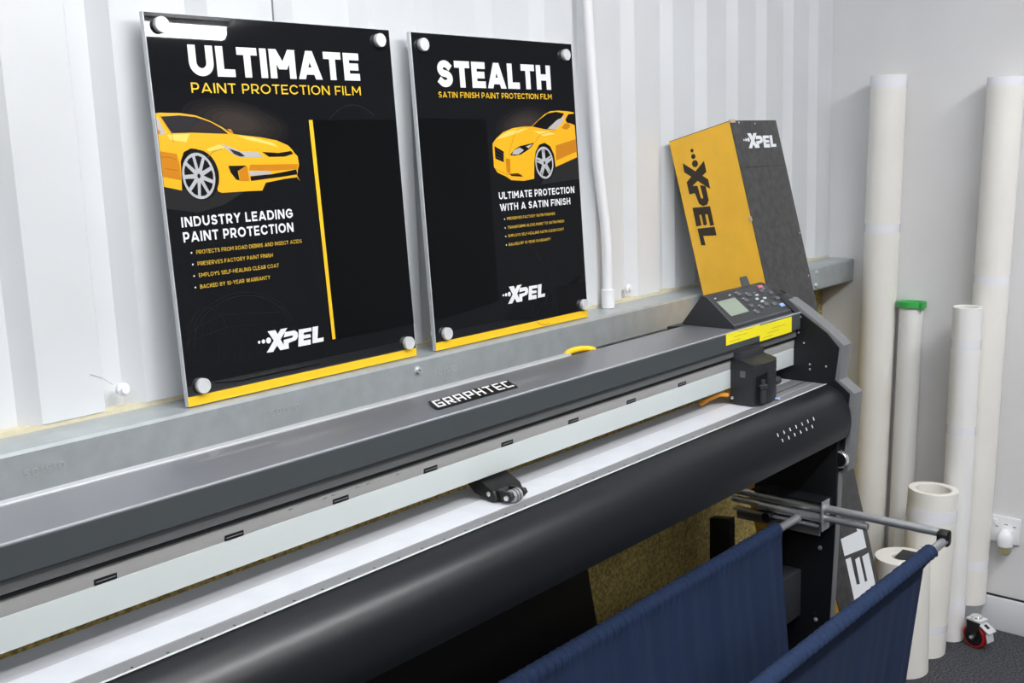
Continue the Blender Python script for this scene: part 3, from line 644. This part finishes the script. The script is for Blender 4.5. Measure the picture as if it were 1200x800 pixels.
# catch basket
FB, RB = (.79, -.8705), (1.13, -.8865)
part('basket_bar', MB().rod((.2, FB[0], FB[1]), (2.276, FB[0], FB[1]), .0095, 24), 'steel', P)
part('basket_bar', MB().rod((.2, RB[0], RB[1]), (2.272, RB[0], RB[1]), .0095, 24), 'steel', P)
b = MB().sweep([Vector((2.272 + a, .781, FB[1] + .004 + c)) for a, c in ((-.006, -.008), (.002, -.016), (.018, -.016), (.024, -.01), (.024, .012), (.018, .018), (-.001, .018), (-.006, .012))], Vector((0, .022, 0))); part('bar_joint', b.bevel(.0015), 'black', P)
def wob(x): return math.sin(x * 61) * .5 + math.sin(x * 37 + 1.3) * .7 + math.sin(x * 113 + .4) * .35
def fabric():
    b = MB(); NX = 800; rows = []
    prof = []
    for i in range(13):                     # sleeve round the front bar
        a = math.radians(200 - i * 25); prof.append((FB[0] + .0150 * math.cos(a), FB[1] + .0150 * math.sin(a), 1, 0))
    def cat(p, q, n):
        for i in range(1, n + 1):
            s_ = i / n; prof.append((p[0] + (q[0] - p[0]) * s_, p[1] + (q[1] - p[1]) * s_, 0, 1))
    cat((FB[0] + .012, FB[1] - .02), (.835, -1.2), 14)
    for i in range(1, 15):
        s_ = i / 15; prof.append((.835 + (1.105 - .835) * s_, -1.2 - .22 * math.sin(math.pi * s_), 0, 1))
    cat((1.105, -1.2), (RB[0] - .014, RB[1] - .02), 14)
    for i in range(13):
        a = math.radians(-160 - i * 25); prof.append((RB[0] + .0165 * math.cos(a), RB[1] + .0165 * math.sin(a), 1, 0))
    n = len(prof)
    for i in range(NX + 1):
        x = .24 + (2.2 - .24) * i / NX; row = []
        rear = 2.166 - .24
        for j, (y, z, sl, bd) in enumerate(prof):
            w = j / (n - 1)
            xx = x if w < .5 else .24 + (x - .24) * (1 - (1 - rear / 1.96) * min(1, (w - .5) * 4))
            if sl:
                cy, cz = (FB if w < .5 else RB)
                k = 1 + .075 * math.sin(x * 640 + j * .35 + 2.5 * math.sin(x * 31)) + .07 * math.sin(x * 290 + j * .6)
                y2, z2 = cy + (y - cy) * k, cz + (z - cz) * k
            else:
                amp = .0028 * min(1, abs(w - .2) * 6 + .3)
                y2, z2 = y + amp * wob(x + .02 * w), z
            row.append(b.v((xx, y2, z2)))
        rows.append(row)
    for A, B in zip(rows, rows[1:]):
        for j in range(n - 1): b.b.faces.new((A[j], A[j + 1], B[j + 1], B[j]))
    return b
fb = part('basket_cloth', fabric(), 'denim', P, 'dark blue cloth catch basket')
m = fb.modifiers.new('thick', 'SOLIDIFY'); m.thickness = .0012; m.offset = 0

# ================================================================ things behind and beside the cutter
b = MB(); d = Vector((0, .18, 1)).normalized()
b.obox((1.12, 1.585 - .18 * .355, -.83 - .355), (.87, 0, 0), Vector((0, 1, -.18)).normalized() * .006, d * .36)
part('black_board', b.bevel(.002), 'black', None, 'plain black board leaning on the block wall under the cutter', 'board', (1.12, 1.46, FZ))
# yellow hand tool on the rear tray of the beam
t = thing('hand_tool', 'small yellow loop-handled tool lying behind the beam, beneath the STEALTH sign', 'tool', (1.72, 1.335, -.4362))
b = MB(); pts = []
for i in range(41):
    a = 2 * math.pi * i / 40; pts.append((1.715 + .048 * math.cos(a), 1.337 + .0165 * math.sin(a) + .003 * math.cos(a), -.4185 + .006 * math.sin(a)))
b.path(pts, .0062, 12); part('loop_handle', b, 'toolyel', t)
part('handle_grip', MB().path([(1.674, 1.325, -.4255), (1.70, 1.321, -.426), (1.75, 1.331, -.423)], .006, 12), 'toolyel', t)
part('blade', MB().path([(1.668, 1.333, -.426), (1.66, 1.336, -.429), (1.652, 1.342, -.432)], .0035, 8), 'black', t)

# leaning film carton
BM = Vector((2.418, 1.398, .0487)); BU = Vector((0, -.248, -.969)).normalized(); BG = Vector((0, .969, -.248)).normalized()
BW, BD = .186, .238
BL_ = (-H + BG.z * -BW - BM.z) / BU.z
def yel(a, g, off=0): return BM + BU * (a / 1000) + BG * (g / 1000) - Vector((off, 0, 0))
def blk(a, x, off=0): return BM + BU * (a / 1000) + Vector((x / 1000, 0, 0)) - BG * off
bx = thing('film_carton', 'tall yellow and black film carton leaning on the wall beside the cutter', 'box', (BM.x + .1, 1.1, FZ))
b = MB(); c0 = BM + Vector((0, 0, 0))
b.sweep([c0, c0 + Vector((BD, 0, 0)), c0 + Vector((BD, 0, 0)) + BG * BW, c0 + BG * BW], BU * BL_)
part('carton_body', b.bevel(.0015), 'cardblack', bx, 'black card sides')
dec('yellow_side', [[(2, 2), (2, BW * 1000 - 1), (BL_ * 1000 - 1, BW * 1000 - 1), (BL_ * 1000 - 1, 2)]], yel, .0008, 'cardyel', bx, 'yellow card side')
dec('side_logo', [[(76 + a * 64.5, 160 - c * 64) for a, c in q] for q in LOGO], yel, .0014, 'cardink', bx, 'dark logo running down the yellow side')
dec('top_logo', [[(73 - c * 39, 68 + a * 43) for a, c in q] for q in LOGO], blk, .001, 'cardwhite', bx, 'white logo near the top')
dec('bottom_logo', [[(max(1092, 1540 - a * 154), 215 - c * 160) for a, c in q] for q in LOGO], blk, .001, 'cardwhite', bx, 'large white logo low on the black side')
part('torn_flap', MB().obox(yel(250, 3, .003), BU * .006, BG * .004, (.0015, 0, 0)), 'cardtorn', bx)
part('torn_flap', MB().obox(blk(2, 8, .001), BU * .004, (.012, 0, 0), BG * .002), 'cardtorn', bx)
dec('fold_line', stroke_quads([(120, 10), (122, BD * 1000 - 8)], 1.2), blk, .0006, 'dark', bx)
for a, x in ((305, 228), (420, 225), (6, 40), (9, 120)): dec('scuff_mark', [circle(a, x, 2.2, 8)], blk, .0008, 'cardwhite', bx)

# rolls of film standing at the right wall
def roll(name, base, topp, r, label, cat='roll', bands=(), m='roll', hollow=.6, extra=None):
    base, topp = Vector(base), Vector(topp); ax = (topp - base).normalized(); L = (topp - base).length
    t = thing(name, label, cat, base, 'rolls of film by the right wall')
    ri = r * hollow
    bd = MB().lathe(base, topp, [(0, ri), (0, r - .001), (.001, r), (L - .001, r), (L, r - .001), (L, ri)], 48, True)
    part('film_wrap', bd, m, t)
    part('core_tube', MB().tube(base + ax * .0005, topp - ax * .002, ri, ri - .004, 40), 'core', t)
    for s0, h in bands:
        part('tape_band', MB().tube(base + ax * s0, base + ax * (s0 + h), r + .0007, r - .002, 48), 'tape', t, 'white tape band')
    return t
roll('film_roll', (3.324, 1.405, FZ), (3.328, 1.372, .18), .053, 'tallest white film roll in the corner beside the yellow carton', bands=((1.685, .036), (1.245, .026)))
t = roll('film_roll', (3.322, 1.298, FZ), (3.34, 1.286, -.528), .036, 'slim white film roll with a green ring round its top', m='rollwhite')
c = Vector((3.34, 1.286, -.528))
part('green_ring', MB().tube(c + Vector((0, 0, -.006)), c + Vector((.001, 0, .012)), .0445, .0355, 36), 'green', t, 'green plastic ring')
part('ring_tab', MB().obox(c + Vector((-.02, -.042, .002)), (.010, 0, 0), (0, .004, 0), (0, 0, .012)).bevel(.001), 'green', t)
roll('film_roll', (3.236, 1.096, FZ), (3.238, 1.080, -.505), .041, 'medium-height white film roll with three tape bands standing before the right-hand tall roll', m='rollwhite', bands=((.915, .028), (.655, .026), (.10, .035)), hollow=.8)
t = roll('film_roll', (3.331, 1.073, -1.449), (3.332, 1.03, .151), .0495, 'tall white film roll at the right edge, its foot in grey wrap', bands=((1.575, .026), (1.005, .026), (.115, .03)))
part('grey_foot_wrap', MB().lathe((3.326, 1.077, FZ), (3.328, 1.077, -1.44), [(0, 0), (0, .046), (.02, .049), (.06, .043), (.094, .0495), (.095, 0)], 28), 'greywrap', t, 'grey wrapped foot')
roll('film_roll', (3.102, 1.135, FZ), (3.12, 1.119, -1.037), .0705, 'thick knee-high cream film roll with a wide open core', m='rollcream', bands=((.415, .04), (.075, .026)), hollow=.77)
t = roll('film_roll', (2.95, 1.135, FZ), (2.95, 1.14, -1.2), .076, 'shortest cream film roll, behind the front cloth of the basket', m='rollcream', hollow=.42)
b = MB().sweep([Vector((x, y, -1.1998)) for x, y in ((2.927, 1.154), (2.999, 1.158), (3.0, 1.088), (2.925, 1.08))], Vector((0, 0, .0015)))
part('dark_card', b, 'plasticd', None, 'dark grey card lying on the shortest cream roll', 'card', (2.95, 1.13, -1.1998))
part('black_rod', MB().rod((3.355, 1.245, FZ), (3.366, 1.252, -1.12), .006, 12), 'black', None, 'thin black rod standing behind the thick cream roll', 'rod', (3.355, 1.245, FZ))

# socket with plug-in night light
t = thing('wall_socket', 'white single power socket on the right wall', 'socket', (RX, .99, -1.215))
b = MB().box(RX - .009, RX, .944, 1.037, -1.257, -1.172).bevel(.003); part('faceplate', b, 'upvc', t)
part('rocker_switch', MB().box(RX - .0125, RX - .008, 1.012, 1.024, -1.2, -1.182).bevel(.0015), 'upvc', t)
for y, z in ((.985, -1.196), (.96, -1.2), (1.012, -1.206)): part('pin_slot', MB().box(RX - .0094, RX - .0088, y - .005, y + .005, z - .0015, z + .0015), 'seam', t)
t = thing('night_light', 'white plug-in night light with small clear bulb, in the wall socket', 'night light', (RX - .03, .978, -1.24))
c = Vector((RX - .034, .978, 0))
part('light_body', MB().lathe(c + Vector((0, 0, -1.255)), c + Vector((0, 0, -1)), [(0, 0), (0, .021), (.02, .024), (.038, .021), (.05, .012), (.054, 0)], 24), 'upvc', t)
part('plug', MB().box(RX - .03, RX - .0092, .962, .994, -1.25, -1.21).bevel(.003), 'upvc', t)
part('bulb_cover', MB().lathe(c + Vector((0, 0, -1.256)), c + Vector((0, 0, -2)), [(0, .0), (0, .0195), (.015, .0195), (.027, .013), (.031, 0)], 24), 'glass', t)
part('bulb', MB().lathe(c + Vector((0, 0, -1.257)), c + Vector((0, 0, -2)), [(0, .0), (0, .009), (.01, .011), (.018, .006), (.02, 0)], 16), 'bulb', t)
# cable along the skirting
pts = [(RX - .008, 1.25, FZ + .112), (RX - .008, 1.06, FZ + .112), (RX - .0075, 1.0, FZ + .1115), (RX - .008, .9, FZ + .1115), (RX - .008, .7, FZ + .112), (RX - .008, .61, FZ + .112)]
part('cable', MB().path(pts, .0035, 8), 'black', None, 'thin black cable along the top of the skirting board', 'cable', (RX - .008, .9, FZ + .108))

# loose castor on the carpet
C = Vector((3.215, 1.01, FZ)); ax = Vector((-.96, .27, 0)).normalized(); fw = Vector((-.27, -.96, 0)).normalized(); R = .0375
t = thing('swivel_castor', 'loose swivel castor with red wheel and chrome brake, on the carpet by the wall', 'castor', C)
wc = C + Vector((0, 0, R))
part('tyre', MB().lathe(wc - ax * .013, wc + ax, [(0, .029), (0, R - .003), (.004, R), (.022, R), (.026, R - .003), (.026, .029)], 36, True), 'red', t, 'red tyre')
wh = part('wheel_hub', MB().lathe(wc - ax * .0135, wc + ax, [(0, 0), (0, .030), (.027, .030), (.0275, .026), (.025, .012), (.028, .008), (.028, 0)], 30), 'black', t)
for s in (1, -1):
    q = wc + ax * .0175 * s
    b = MB().sweep([q + fw * a + Vector((0, 0, c)) for a, c in ((-.012, -.006), (.008, -.008), (.016, .02), (.026, .052), (-.022, .052), (-.018, .02))], ax * .002 * s); part('fork', b, 'black' if s > 0 else 'steel', t)
part('axle_nut', MB().rod(wc + ax * .0185, wc + ax * .026, .006, 6), 'chrome', t)
part('fork_crown', MB().obox(wc + Vector((0, 0, .053)) + fw * .002, ax * .02, fw * .024, (0, 0, .003)).bevel(.001), 'zinc', t)
part('swivel_cap', MB().rod(wc + Vector((0, 0, .054)), wc + Vector((0, 0, .064)), .017, 24, .002), 'chrome', t)
lv = (fw * .86 + Vector((0, 0, -.5))).normalized(); ln = ax.cross(lv)
part('brake_lever', MB().obox(wc + fw * .026 + Vector((0, 0, .042)), ax * .019, lv * .033, ln * .002).bevel(.001), 'zinc', t, 'bright brake lever')
part('lever_slot', MB().obox(wc + fw * .034 + Vector((0, 0, .0375)) - ln * .0022 * (1 if ln.z < 0 else -1), ax * .006, lv * .008, ln * .0005), 'black', t)
part('brake_pedal', MB().obox(wc + fw * .049 + Vector((0, 0, .010)) + ax * .004, ax * .016, (fw * .2 + Vector((0, 0, -.95))).normalized() * .013, fw * .0015).bevel(.001), 'zinc', t)
